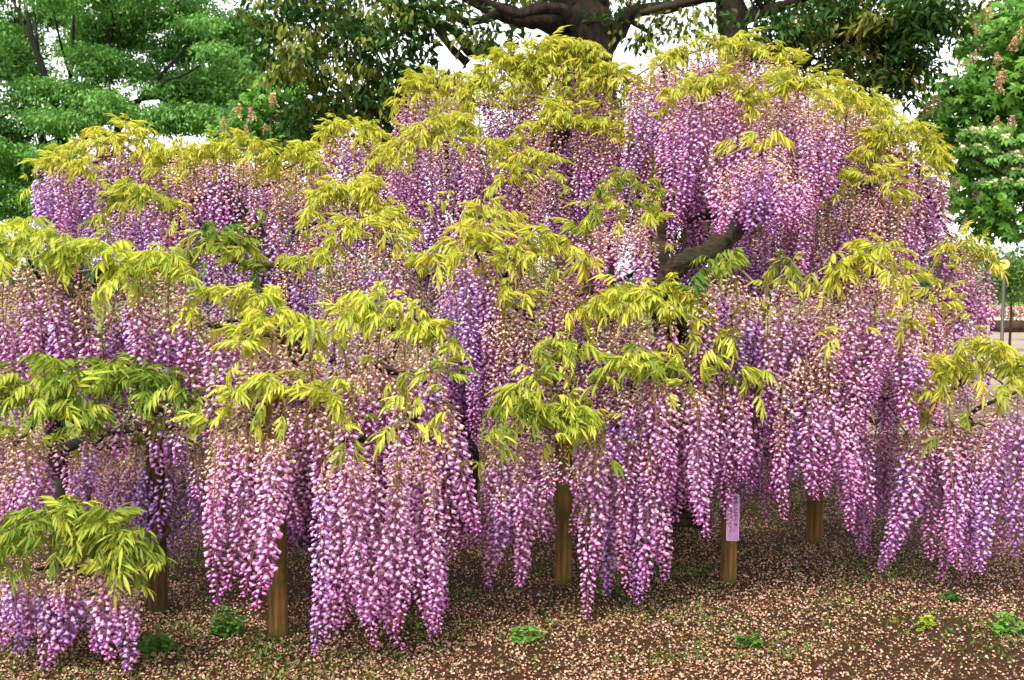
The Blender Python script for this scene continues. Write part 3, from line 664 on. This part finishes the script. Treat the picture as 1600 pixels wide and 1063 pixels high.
for k in range(190):
    x, y = r.uniform(-90, 405), r.uniform(-150, 330)
    if y > 185 and 30 < x < 330 and r.random() < .45: continue
    if x > 335 and (y > 195 or y < 15): continue
    ZB.append(blob(x, y, Yz + r.uniform(-1.8, 2.0), r.uniform(26, 52), r.uniform(11, 21), r.uniform(.4, .8)))
ZB += [blob(380, 90, Yz, 40, 34, .6), blob(360, 160, Yz, 45, 25, .6), blob(20, 270, Yz, 50, 40, .7), blob(30, 320, Yz + 1, 50, 30, .6)]
zn = [pz(85, 160), pz(60, 90), pz(150, 120), pz(180, 30), pz(60, 200, .4), pz(180, 210, -.4), pz(240, 130, -.6), pz(205, 160, .5), pz(290, 150, .8), pz(110, 120, -.5), pz(20, 130, .6), pz(97, 215), pz(135, 200)]
for k, b in enumerate(ZB[::4]):
    q = min(zn, key=lambda p: (p - b[0]).length + 2.5 * max(0, p.z - b[0].z)); m = q.lerp(b[0], .5) + Vector((0, 0, -.12))
    wood('branch', zel, [(q, .032), (m, .022), (b[0], .010)], 5, .15, 4, M_bark_far, 200 + k)
P, D, idx = sprays(ZB, 12500, 17, r, .16, .45, .08, .3)
C = pick(r, len(P), [(.15, .335, .075), (.20, .39, .09), (.10, .26, .065)], [.45, .3, .25]) 
child('crown', leaves_mesh('crown', P, D, r.uniform(.065, .11, len(P)), r.uniform(.034, .052, len(P)), C, M_tree), zel)

# dark evergreen with heavy limbs, behind the tall wisteria
Ye = 10.5
eve = empty('evergreen_tree', gp(912, Ye), 'dark evergreen with thick furrowed trunk and crooked limbs rising behind tall wisteria', 'tree'); eve.location.z = 0
def pe(x, y, d=0): return at(x, y, Ye + d)
limbs(eve, [('trunk', [(gp(915, Ye), .42), (pe(915, 500), .36), (pe(918, 250), .33), (pe(915, 80), .31), (pe(905, 20), .31), (pe(900, -60), .26), (pe(890, -200), .18)]),
  ('limb', [(pe(925, 70, -.2), 0.111), (pe(903, 45, -.32), 0.089), (pe(890, 20, -.4), 0.067), (pe(850, 12, -.5), 0.056), (pe(810, 22, -.6), 0.044), (pe(770, 8, -.7), 0.037), (pe(730, -8, -.8), 0.026)]),
  ('limb', [(pe(900, 50), 0.141), (pe(850, 33, -.1), 0.104), (pe(800, 25, -.1), 0.089), (pe(745, 2, 0), 0.074), (pe(690, -30, .1), 0.052)]),
  ('limb', [(pe(780, 20, -.2), 0.052), (pe(735, 35, -.3), 0.037), (pe(690, 15, -.4), 0.030), (pe(640, 10, -.5), 0.018)]),
  ('limb', [(pe(940, 75), 0.126), (pe(965, 48, -.1), 0.096), (pe(985, 20, -.2), 0.074), (pe(1040, 12, -.3), 0.059), (pe(1090, 0, -.3), 0.044), (pe(1160, -15, -.3), 0.030)]),
  ('limb', [(pe(975, 25, -.1), 0.037), (pe(1005, 45, -.3), 0.022), (pe(1030, 62, -.4), 0.011)]),
  ('limb', [(pe(850, 150, .2), 0.081), (pe(775, 88, 0), 0.067), (pe(735, 80, -.2), 0.063), (pe(722, 60, -.3), 0.052), (pe(705, 45, -.4), 0.041), (pe(670, 32, -.5), 0.033), (pe(620, 35, -.6), 0.018)]),
  ('limb', [(pe(730, 98, -.2), 0.044), (pe(705, 75, -.3), 0.037), (pe(688, 50, -.3), 0.033), (pe(655, 22, -.3), 0.030), (pe(600, 10, -.3), 0.015)]),
  ('limb', [(pe(660, 30, -.5), 0.026), (pe(600, 70, -.7), 0.018), (pe(545, 85, -.9), 0.013), (pe(470, 95, -1), 0.007)]),
  ('limb', [(pe(640, 180, .1), 0.037), (pe(560, 140, -.3), 0.022), (pe(495, 117, -.5), 0.013), (pe(440, 90, -.7), 0.007)])], M_bark, 60)
r = np.random.default_rng(22)
EB = [blob(430, 40, Ye - .8, 55, 55, .5), blob(470, 100, Ye - .9, 70, 38, .5), blob(520, 30, Ye - .6, 70, 60, .6), blob(590, 70, Ye - .7, 75, 55, .6),
      blob(640, 20, Ye - .5, 70, 50, .6), blob(560, 150, Ye - .5, 90, 45, .6, 1.4), blob(640, 140, Ye - .4, 70, 50, .6, 1.3), blob(480, 190, Ye - .2, 60, 40, .5, 1.3), blob(590, 200, Ye - .1, 70, 35, .5, 1.4),
      blob(700, 120, Ye - .3, 60, 25, .4), blob(770, 60, Ye - .7, 40, 32, .4, .7), blob(830, 62, Ye - .8, 42, 26, .4, .7), blob(720, 20, Ye - .9, 60, 26, .4, .8), blob(800, 100, Ye + .2, 50, 15, .3, .6),
      blob(1000, 60, Ye - .5, 40, 18, .3, .6), blob(960, 10, Ye - .8, 50, 16, .3, .6), blob(1060, 30, Ye - .6, 60, 26, .4, .8), blob(860, -40, Ye, 250, 45, 1.2, .6), blob(500, -50, Ye, 160, 50, 1.0, .8), blob(900, -140, Ye, 380, 60, 1.6, .4)]
P, D, idx = sprays(EB, 760, 22, r, .12, .45, .1, .6)
young = (r.random(idx.max() + 1)[idx] + .9 * (vn3(P, .55) - .5)) < .36
C = np.where(young[:, None], pick(r, len(P), [(.19, .22, .03), (.13, .18, .025), (.18, .17, .035)], [.4, .4, .2]), pick(r, len(P), [(.026, .070, .014), (.042, .10, .02), (.06, .11, .035)], [.5, .35, .15]))
D[young] -= np.array((0, 0, .9))
child('crown', leaves_mesh('crown', P, D, r.uniform(.075, .12, len(P)), r.uniform(.034, .05, len(P)), C, M_gloss), eve)

# second, thinner evergreen to the right
Yk = 10.0
ev2 = empty('evergreen_tree', gp(1148, Yk), 'slimmer dark evergreen whose straight trunk stands behind the topmost wisteria blossom', 'tree'); ev2.location.z = 0
def pk(x, y, d=0): return at(x, y, Yk + d)
limbs(ev2, [('trunk', [(gp(1150, Yk), .19), (pk(1152, 400), .17), (pk(1150, 120), .15), (pk(1143, 30), .145), (pk(1148, -40), .13), (pk(1150, -160), .09)]),
  ('limb', [(pk(1158, 30), .07), (pk(1195, 18, -.1), .055), (pk(1235, 5, -.2), .045), (pk(1280, -15, -.2), .03)]),
  ('limb', [(pk(1160, 95), .06), (pk(1240, 70, -.1), .045), (pk(1310, 52, -.2), .035), (pk(1370, 38, -.3), .025), (pk(1440, 10, -.4), .012)]),
  ('limb', [(pk(1240, 70, -.1), .03), (pk(1330, 60, -.4), .02), (pk(1400, 70, -.5), .01)]),
  ('limb', [(pk(1135, 5), .06), (pk(1110, -5, -.2), .05), (pk(1060, 6, -.3), .04), (pk(1000, 20, -.4), .02)]),
  ('limb', [(pk(1195, 18, -.1), .03), (pk(1180, -10, -.2), .03), (pk(1200, -40, -.2), .02)])], M_bark, 80)
KB = [blob(1200, 55, Yk - .5, 45, 26, .4), blob(1250, 30, Yk - .5, 60, 40, .5), blob(1320, 30, Yk - .6, 70, 50, .6), blob(1390, 40, Yk - .6, 80, 50, .6, 1.2), blob(1450, 30, Yk - .5, 70, 40, .5), blob(1380, 100, Yk - .5, 70, 45, .5, 1.2),
      blob(1290, 85, Yk - .4, 60, 30, .4), blob(1405, 130, Yk - .4, 35, 26, .3), blob(1230, 80, Yk - .3, 40, 20, .3), blob(1330, -50, Yk, 190, 60, 1.0, .8), blob(1110, 40, Yk - .6, 40, 16, .3, .6), blob(1300, 120, Yk - .1, 40, 20, .3)]
P, D, idx = sprays(KB, 430, 24, r, .12, .4, .1, .6)
young = (r.random(idx.max() + 1)[idx] + .9 * (vn3(P, .55) - .5)) < .22
C = np.where(young[:, None], pick(r, len(P), [(.20, .22, .03), (.15, .20, .03), (.20, .15, .05)], [.4, .4, .2]), pick(r, len(P), [(.026, .068, .014), (.040, .095, .02), (.065, .11, .035)], [.5, .35, .15]))
child('crown', leaves_mesh('crown', P, D, r.uniform(.08, .125, len(P)), r.uniform(.03, .044, len(P)), C, M_gloss), ev2)

# flowering chestnuts: palmate leaves and upright pinkish flower spikes
def palmate(P, r, size, cols, p, mat, name='crown'):
    n = len(P); a0 = r.uniform(0, 6.28, n); PP, DD, LL, WW, CC = [], [], [], [], []
    face = r.normal(size=(n, 3)) * .35 + np.array((0, -.55, .6)); face /= np.linalg.norm(face, axis=1, keepdims=True)
    e1 = np.cross(face, r.normal(size=(n, 3))); e1 /= np.linalg.norm(e1, axis=1, keepdims=True); e2 = np.cross(face, e1)
    C = pick(r, n, cols, p); S = size * r.uniform(.7, 1.2, n)
    for k in range(6):
        a = k / 6 * 6.28 * .86
        d = e1 * math.cos(a) + e2 * math.sin(a) - face * .25 - np.array((0, 0, .25))
        PP.append(P); DD.append(d); LL.append(S * (1 - .25 * abs(k - 2.5) / 2.5)); WW.append(S * .42); CC.append(C * r.uniform(.9, 1.1, (n, 1)))
    return leaves_mesh(name, np.concatenate(PP), np.concatenate(DD), np.concatenate(LL), np.concatenate(WW), np.concatenate(CC), mat, up=np.tile(face, (6, 1)))
def spike_mesh(seed, h, c):
    r = np.random.default_rng(seed); mb = MB(); tube(mb, [Vector((0, 0, 0)), Vector((0, 0, h))], [.008, .003], 4, 0, (.3, .35, .1))
    for k in range(70):
        t = r.random() ** .8; a = r.uniform(0, 6.28); rad = h * .27 * (1 - t) ** .7 + .01; s = h * .085
        p = np.array((rad * math.cos(a), rad * math.sin(a), h * (.1 + .9 * t)))
        q = p + r.normal(size=(4, 3)) * s * .6
        mb.add(q, [(0, 1, 2), (0, 2, 3), (1, 3, 2)], C=np.clip(np.array(c) * r.uniform(.8, 1.2), 0, .9))
    return mb.mesh('flower_spike', M_petal)
SPK = [spike_mesh(500 + k, .26, [(.75, .42, .27), (.72, .48, .25), (.66, .46, .22), (.78, .45, .40)][k]) for k in range(4)]
def spikes(root, pts, Y, s0):
    for k, (x, y) in enumerate(pts):
        o = link('flower_spike', SPK[k % 4], root); o.location = at(x, y + 12, Y - random.uniform(.0, .5)) - root.location
        s = s0 * random.uniform(.8, 1.15); o.scale = (s, s, s); o.rotation_euler = (random.uniform(-.3, .3), random.uniform(-.3, .3), random.uniform(0, 6))
GC = [(.10, .26, .025), (.15, .32, .035), (.055, .16, .02)]
Yc = 12.0
ch1 = empty('chestnut_tree', gp(420, Yc), 'small bright green flowering tree with few pinkish spikes beneath the evergreen branches', 'tree'); ch1.location.z = 0
def pc1(x, y, d=0): return at(x, y, Yc + d)
limbs(ch1, [('trunk', [(gp(420, Yc), .12), (pc1(422, 400), .10), (pc1(425, 270), .08), (pc1(430, 190), .05)]), ('limb', [(pc1(424, 290), .05), (pc1(400, 230), .035), (pc1(385, 180), .02)]), ('limb', [(pc1(424, 280), .05), (pc1(460, 200), .03), (pc1(480, 140), .015)])], M_bark_far, 90)
r = np.random.default_rng(23)
P = in_blobs([blob(400, 190, Yc, 55, 45, .5), blob(440, 150, Yc, 50, 40, .5), blob(460, 200, Yc, 60, 45, .5), blob(420, 240, Yc, 70, 40, .6), blob(480, 130, Yc, 25, 25, .3), blob(350, 210, Yc + .4, 30, 30, .3)], 1100, r)
child('crown', palmate(P, r, .10, GC, [.4, .35, .25], M_tree), ch1)
spikes(ch1, [(350, 195), (368, 175), (385, 205), (395, 180), (415, 200), (428, 158), (352, 222), (432, 182)], Yc - .6, .6)
Yr = 11.0
ch2 = empty('chestnut_tree', gp(1590, Yr), 'large bright green flowering tree with many pinkish spikes beside the gravel path', 'tree'); ch2.location.z = 0
def pc2(x, y, d=0): return at(x, y, Yr + d)
limbs(ch2, [('trunk', [(gp(1680, Yr), .2), (pc2(1675, 400), .17), (pc2(1660, 280), .14), (pc2(1640, 120), .10), (pc2(1630, -40), .06)]), ('limb', [(pc2(1665, 300), .07), (pc2(1590, 220), .05), (pc2(1520, 170), .03), (pc2(1480, 140), .015)]),
  ('limb', [(pc2(1650, 200), .06), (pc2(1590, 110), .04), (pc2(1540, 60), .02)]), ('limb', [(pc2(1668, 330), .06), (pc2(1590, 300), .04), (pc2(1530, 290), .02)])], M_bark, 100)
ch2.location.x = gp(1680, Yr).x
for o in ch2.children: o.location = -ch2.location
r = np.random.default_rng(24)
P = in_blobs([blob(1560, 60, Yr, 60, 55, .7), blob(1600, 30, Yr + .5, 80, 60, .8), blob(1500, 150, Yr, 65, 50, .6), blob(1570, 150, Yr, 80, 60, .8), blob(1480, 200, Yr, 55, 35, .5), blob(1540, 240, Yr, 75, 50, .7), blob(1600, 280, Yr + .4, 80, 70, .8), blob(1520, 310, Yr, 60, 45, .6), blob(1570, 350, Yr, 60, 28, .6), blob(1680, 150, Yr, 120, 190, 1.2)], 4200, r)
child('crown', palmate(P, r, .105, GC, [.4, .35, .25], M_tree), ch2)
spikes(ch2, [(1545, 22), (1590, 50), (1535, 70), (1515, 95), (1560, 125), (1465, 158), (1450, 172), (1580, 190), (1562, 140), (1500, 105), (1568, 118), (1490, 290), (1524, 302), (1560, 95), (1470, 262), (1505, 350), (1580, 70), (1555, 190), (1530, 45)], Yr - .8, .55)
# pale-topped dogwood sprays in front of it
Yd = 9.6
dog = empty('dogwood_bush', gp(1660, Yd), 'slender bush with tiers of creamy white bracts in front of the large flowering tree', 'bush'); dog.location.z = 0
def pd(x, y, d=0): return at(x, y, Yd + d)
limbs(dog, [('stem', [(gp(1660, Yd), .04), (pd(1655, 420), .03), (pd(1620, 300), .02), (pd(1570, 235), .010)]), ('stem', [(pd(1630, 320), .016), (pd(1570, 275), .010), (pd(1508, 240), .005)])], M_bark, 110)
P = in_blobs([blob(1530, 210, Yd, 34, 9, .25), blob(1580, 222, Yd, 44, 9, .3), blob(1520, 234, Yd, 28, 7, .25), blob(1565, 250, Yd, 48, 8, .3), blob(1600, 270, Yd, 40, 8, .3), blob(1560, 288, Yd, 36, 8, .3)], 520, r)
child('crown', palmate(P, r, .075, [(.10, .26, .04), (.16, .33, .06)], [.5, .5], M_tree), dog)
P2 = P[r.random(len(P)) < .5] + np.array((0, 0, .03))
child('bracts', palmate(P2, r, .035, [(.62, .52, .36), (.52, .50, .26)], [.5, .5], M_petal, 'bracts'), dog)

# ------------------------------------------------------------------ things far right and behind
def bush(name, px, py, Y, rx, ry, dz, n, cols, p, ln, label, flowers=None, cat='shrub', stem=True, group=None):
    c = at(px, py, Y); root = empty(name, (c.x, Y, 0.0), label, cat, group)
    r = np.random.default_rng(int(px * 7 + py))
    m = Y / FPX
    P = in_blobs([(c, (rx * m, dz, ry * m)), (c + Vector((rx * m * .4, 0, ry * m * .2)), (rx * m * .6, dz * .6, ry * m * .7)), (c + Vector((-rx * m * .45, 0, -ry * m * .1)), (rx * m * .55, dz * .6, ry * m * .7))], n, r)
    P[:, 2] = np.maximum(P[:, 2], .03)
    D = r.normal(size=(n, 3)) + np.array((0, -.3, .3))
    child('crown', leaves_mesh('crown', P, D, ln * r.uniform(.7, 1.2, n), ln * .45 * r.uniform(.7, 1.2, n), pick(r, n, cols, p), M_tree), root)
    if flowers:
        k = max(6, n // flowers[1]); Q = P[r.choice(n, k)] + r.normal(size=(k, 3)) * .03 + np.array((0, -dz * .25, 0))
        Q = np.repeat(Q, 4, 0); D = r.normal(size=(len(Q), 3))
        child('blossom', leaves_mesh('blossom', Q, D, np.full(len(Q), flowers[2]), np.full(len(Q), flowers[2] * .8), pick(r, len(Q), flowers[0], [1 / len(flowers[0])] * len(flowers[0])), M_petal), root)
    if stem:
        mb = MB(); tube(mb, [Vector((c.x, Y, -.03)), Vector((c.x + .02, Y, c.z * .5)), Vector((c.x, Y, c.z))], [.03, .025, .015], 7, .1); child('stem', mb.mesh('stem', M_bark, True), root)
    return root
bush('azalea_bush', 1212, 660, 7.6, 60, 70, .4, 2600, [(.02, .06, .015), (.035, .09, .02)], [.5, .5], .045, 'dark green azalea with scattered red flowers half hidden behind the right skirt', ([(.55, .03, .05), (.65, .05, .10)], 60, .03))
bush('azalea_bush', 1060, 690, 8.3, 70, 35, .4, 2000, [(.02, .06, .015), (.04, .10, .02)], [.5, .5], .045, 'low dark green shrub with no flowers behind the tall wisteria', None)
bush('clipped_shrub', 1580, 440, 22, 28, 42, .5, 2500, [(.08, .16, .03), (.12, .20, .04)], [.5, .5], .10, 'rounded dull green shrub on the gravel beside the lit lamp')
bush('clipped_shrub', 1640, 455, 26, 45, 35, .6, 2500, [(.05, .13, .03), (.08, .18, .03)], [.5, .5], .10, 'leafy shrub behind the planter box on the gravel')
bush('pink_flowers', 1580, 490, 31, 22, 14, .3, 300, [(.08, .18, .03), (.12, .22, .05)], [.5, .5], .10, 'pink flowers and leaves growing in the dark planter box', ([(.85, .45, .42), (.80, .55, .50)], 4, .08), 'flowers', stem=False)
pb = at(1578, 515, 31)
planter = empty('planter_box', (pb.x, 31, .012), 'dark brown planter box on the gravel path', 'planter')
def box(mb, c, s):
    x, y, z = c; a, b, d = s[0] / 2, s[1] / 2, s[2] / 2
    V = [(x + i * a, y + j * b, z + k * d) for i in (-1, 1) for j in (-1, 1) for k in (-1, 1)]
    mb.add(V, Q=[(0, 1, 3, 2), (4, 6, 7, 5), (0, 4, 5, 1), (2, 3, 7, 6), (0, 2, 6, 4), (1, 5, 7, 3)])
pz_top = .36
M_box = rough_mat('planter_wood', (.02, .012, .008), (.06, .035, .02), 10, (1, 1, 1), .3)
for dx, dy, sx, sy in ((0, -.3, .94, .05), (0, .3, .94, .05), (-.445, 0, .05, .545), (.445, 0, .05, .545)):
    mb = MB(); box(mb, (dx, dy, pz_top / 2), (sx, sy, pz_top)); link('side_panel', mb.mesh('side_panel', M_box), planter)
mb = MB(); box(mb, (0, 0, pz_top / 2 - .02), (.835, .545, pz_top - .06)); link('soil', mb.mesh('soil', M_soil), planter)
# flower bed with a pale low kerb across the path
mb = MB(); box(mb, (26, 36.2, .14), (17, .35, .28)); o = link('kerb', mb.mesh('kerb', rough_mat('pale_stone', (.5, .45, .38), (.62, .58, .5), 3))); tag(o, 'pale stone kerb edging far flower bed', 'kerb', kind='structure')
for k, (x0, cc, lab) in enumerate([(18.3, [(.75, .18, .38), (.85, .35, .5)], 'bed of pink flowers behind the pale kerb'), (21.5, [(.8, .75, .7), (.8, .5, .6)], 'bed of white and pale pink flowers behind the pale kerb')]):
    root = empty('flower_bed', (x0, 37.6, .01), lab, 'flower bed'); n = 900; r = np.random.default_rng(600 + k)
    P = np.stack([x0 + r.uniform(-1.6, 1.6, n), 37.6 + r.uniform(-1, 1, n), r.uniform(.05, .5, n)], 1)
    child('leaves', leaves_mesh('leaves', P, r.normal(size=(n, 3)) + (0, 0, .6), np.full(n, .16), np.full(n, .07), pick(r, n, [(.06, .16, .03), (.1, .2, .04)], [.5, .5]), M_tree), root)
    P[:, 2] = r.uniform(.3, .62, n)
    child('blossom', leaves_mesh('blossom', P, r.normal(size=(n, 3)), np.full(n, .13), np.full(n, .11), pick(r, n, cc, [.5, .5]), M_petal), root)
# lit lamp
lp = at(1569, 413, 20)
lamp = empty('garden_lamp', (lp.x, 20, .012), 'lit round garden lamp on a thin pole behind the right edge of the wisteria', 'lamp')
mb = MB(); tube(mb, [Vector((0, 0, -.1)), Vector((0, 0, .25)), Vector((0, 0, .26)), Vector((0, 0, lp.z - .14))], [.06, .06, .035, .03], 12); link('pole', mb.mesh('pole', plain('lamp_metal', (.03, .03, .03), .4), True), lamp)
import bmesh
bm = bmesh.new(); bmesh.ops.create_uvsphere(bm, u_segments=20, v_segments=12, radius=.10)
me = bpy.data.meshes.new('globe'); bm.to_mesh(me); bm.free(); me.polygons.foreach_set('use_smooth', np.ones(len(me.polygons), bool)); me.materials.append(plain('lamp_globe', (.8, .5, .15), .5, (1, .52, .07), 1.1))
o = link('globe', me, lamp); o.location = (0, 0, lp.z - .012)
mb = MB(); tube(mb, [Vector((0, 0, lp.z + .075)), Vector((0, 0, lp.z + .10)), Vector((0, 0, lp.z + .13))], [.11, .10, .02], 14); link('cap', mb.mesh('cap', plain('lamp_cap', (.03, .03, .03), .4)), lamp)

# far woods that read as one mass
r = np.random.default_rng(31); WB = []
for k in range(150):
    x = r.uniform(-85, 85); h = r.uniform(1.5, 3.6)
    WB.append((Vector((x, r.uniform(72, 84), h * .7)), (r.uniform(2, 4.5), 2., h)))
P = in_blobs(WB, 34000, r); P[:, 2] = np.abs(P[:, 2])
o = link('far_woods', leaves_mesh('far_woods', P, r.normal(size=P.shape), r.uniform(.4, .7, len(P)), r.uniform(.25, .4, len(P)), pick(r, len(P), [(.05, .13, .05), (.09, .18, .05), (.03, .09, .035)], [.4, .3, .3]), M_tree))
tag(o, 'far belt of green woods beyond the lawn', 'woods', kind='stuff')

# ------------------------------------------------------------------ ground litter and weeds
r = np.random.default_rng(41)
def vnoise(x, y, s, seed):
    q = np.random.default_rng(seed).random((64, 64)); X, Y_ = x / s, y / s; i, j = np.floor(X).astype(int), np.floor(Y_).astype(int); f, g = X - i, Y_ - j
    f, g = f * f * (3 - 2 * f), g * g * (3 - 2 * g); Q = lambda a, b: q[a % 64, b % 64]
    return (Q(i, j) * (1 - f) + Q(i + 1, j) * f) * (1 - g) + (Q(i, j + 1) * (1 - f) + Q(i + 1, j + 1) * f) * g
def ground_pts(n, y0, y1, pw=1.0):
    y = y0 + (y1 - y0) * r.random(n) ** pw; x = r.uniform(-1, 1, n) * (.60 * y + .4); return x, y
x, y = ground_pts(240000, 3.3, 10.5, 1.15)
dn = .42 * vnoise(x, y, .45, 1) + .28 * vnoise(x, y, .13, 2) + .30 * vnoise(x, y, 1.3, 3)
k = r.random(len(x)) < np.clip((dn - .22) * 3.6, .32, 1); x, y = x[k], y[k]; n = len(x)
P = np.stack([x, y, gz(x, y) + r.uniform(.003, .014, n)], 1)
D = np.stack([r.normal(size=n), r.normal(size=n), r.normal(0, .5, n)], 1)
s = r.uniform(.008, .0155, n)
C = pick(r, n, [(.44, .27, .17), (.54, .39, .28), (.44, .24, .20), (.20, .09, .035), (.43, .25, .32)], [.30, .20, .18, .26, .06])
o = link('fallen_petals', leaves_mesh('fallen_petals', P, D, s, s * .8, np.clip(C, 0, .85), M_fallen)); tag(o, 'tan and pink fallen petals strewn over soil', 'petals', kind='stuff')
# low weeds
x, y = ground_pts(110000, 3.3, 11.5, 1.1)
dn = .6 * vnoise(x, y, .8, 5) + .4 * vnoise(x, y, .22, 6)
k = r.random(len(x)) < np.clip((dn - .47) * 3.5, 0.03, 1); x, y = x[k], y[k]
for px_, py_, rx_, ry_, m_ in [(1000, 965, 130, 22, 900), (822, 1008, 60, 22, 500), (1090, 905, 60, 18, 500), (1130, 1000, 70, 28, 700), (1310, 965, 80, 26, 700), (1340, 905, 100, 16, 600), (1440, 985, 70, 22, 500), (1570, 1010, 60, 34, 800),
        (1060, 1045, 100, 14, 500), (960, 930, 60, 14, 400), (700, 945, 70, 18, 500), (540, 930, 60, 16, 400), (300, 880, 60, 14, 500), (640, 990, 60, 20, 400), (860, 900, 40, 10, 300), (240, 1030, 60, 20, 500), (400, 1030, 50, 18, 400), (1240, 1030, 90, 18, 500), (1420, 905, 60, 14, 400), (1000, 880, 60, 14, 400), (760, 850, 50, 16, 300), (450, 880, 60, 14, 500)]:
    m_ = int(m_ * .38); yy_ = 1.6 * FPX / np.maximum(60, py_ + r.normal(0, ry_ * .7, m_) - HORIZON); xx_ = (px_ + r.normal(0, rx_ * .6, m_) - 800) / FPX * yy_
    x, y = np.concatenate([x, xx_]), np.concatenate([y, yy_])
n = len(x)
P = np.stack([x, y, gz(x, y) + r.uniform(0, .02, n)], 1)
D = np.stack([r.normal(size=n) * .8, r.normal(size=n) * .8, r.uniform(.2, 1.6, n)], 1); s = r.uniform(.011, .032, n)
o = link('weeds', leaves_mesh('weeds', P, D, s, s * r.uniform(.15, .5, n), pick(r, n, [(.07, .15, .018), (.14, .19, .028), (.045, .11, .014), (.20, .17, .045)], [.4, .25, .2, .15]), M_weed)); tag(o, 'thin low green weeds among petals', 'weeds', kind='stuff')
def clump(px, py, wpx, hpx, n, cols, label, rnd=True):
    Y = 1.6 * FPX / (py - HORIZON); m = Y / FPX; c = at(px, py, Y); root = empty('weed_plant', (c.x, Y, float(gz(c.x, Y))), label, 'weed', 'weed plants on the soil')
    r = np.random.default_rng(int(px + py)); lm = MB(); sm = MB()
    for k in range(int(n * 1.0)):
        a = r.uniform(0, 6.28); rad = wpx * m * .5 * r.random() ** .6 * r.uniform(.7, 1.15); h = hpx * m * r.uniform(.2, 1.15) * (1 - .45 * (rad / (wpx * m * .5)) ** 2)
        p = np.array((rad * math.cos(a), rad * math.sin(a) * .8, h)); 
        tube(sm, [Vector((p[0] * .2, p[1] * .2, 0)), Vector((p[0] * .6, p[1] * .6, h * .6)), Vector(p)], [.0016, .0013, .001], 3, 0, (.12, .2, .04), False)
        s = r.uniform(.007, .014)
        cc = np.array(cols[r.integers(len(cols))]) * r.uniform(.8, 1.2)
        for q in range(3):                                   # three round leaflets
            b = a + (q - 1) * 1.5 + r.uniform(-.3, .3); d = np.array((math.cos(b), math.sin(b) * .7, r.uniform(-.9, .5))); sd2 = np.array((-math.sin(b), math.cos(b), 0)); 
            V = [p] + [p + d * s * (1 + math.cos(t)) + sd2 * s * .8 * math.sin(t) for t in (2.2, 1.2, .4, -.4, -1.2, -2.2)]
            lm.add(V, [(0, i, i + 1) for i in range(1, 6)], C=cc)
    link('leaves', lm.mesh('leaves', M_weed), root); link('stems', sm.mesh('stems', M_weed), root)
GR = [(.045, .13, .016), (.07, .165, .022)]
clump(355, 1003, 54, 44, 80, GR, 'bushy round leafed green weed beside the bare brown post')
clump(245, 1032, 60, 26, 46, GR, 'sparse spreading green weed behind the low wisteria hanging blossom')
clump(1445, 993, 26, 18, 26, [(.30, .38, .03), (.26, .34, .03)], 'small yellow green weed among the petals')
clump(1484, 947, 26, 14, 18, GR, 'tiny dark green weed below the right skirt of blossom')
clump(822, 1014, 60, 24, 40, [(.10, .26, .03), (.16, .32, .04)], 'spreading light green weed in open petal litter')
clump(1170, 1022, 44, 20, 34, GR, 'low rosette of green leaves in the petals before the notice post')
clump(1575, 1000, 60, 30, 40, [(.10, .28, .03), (.14, .32, .04)], 'feathery green weed right of the small yellow green one')
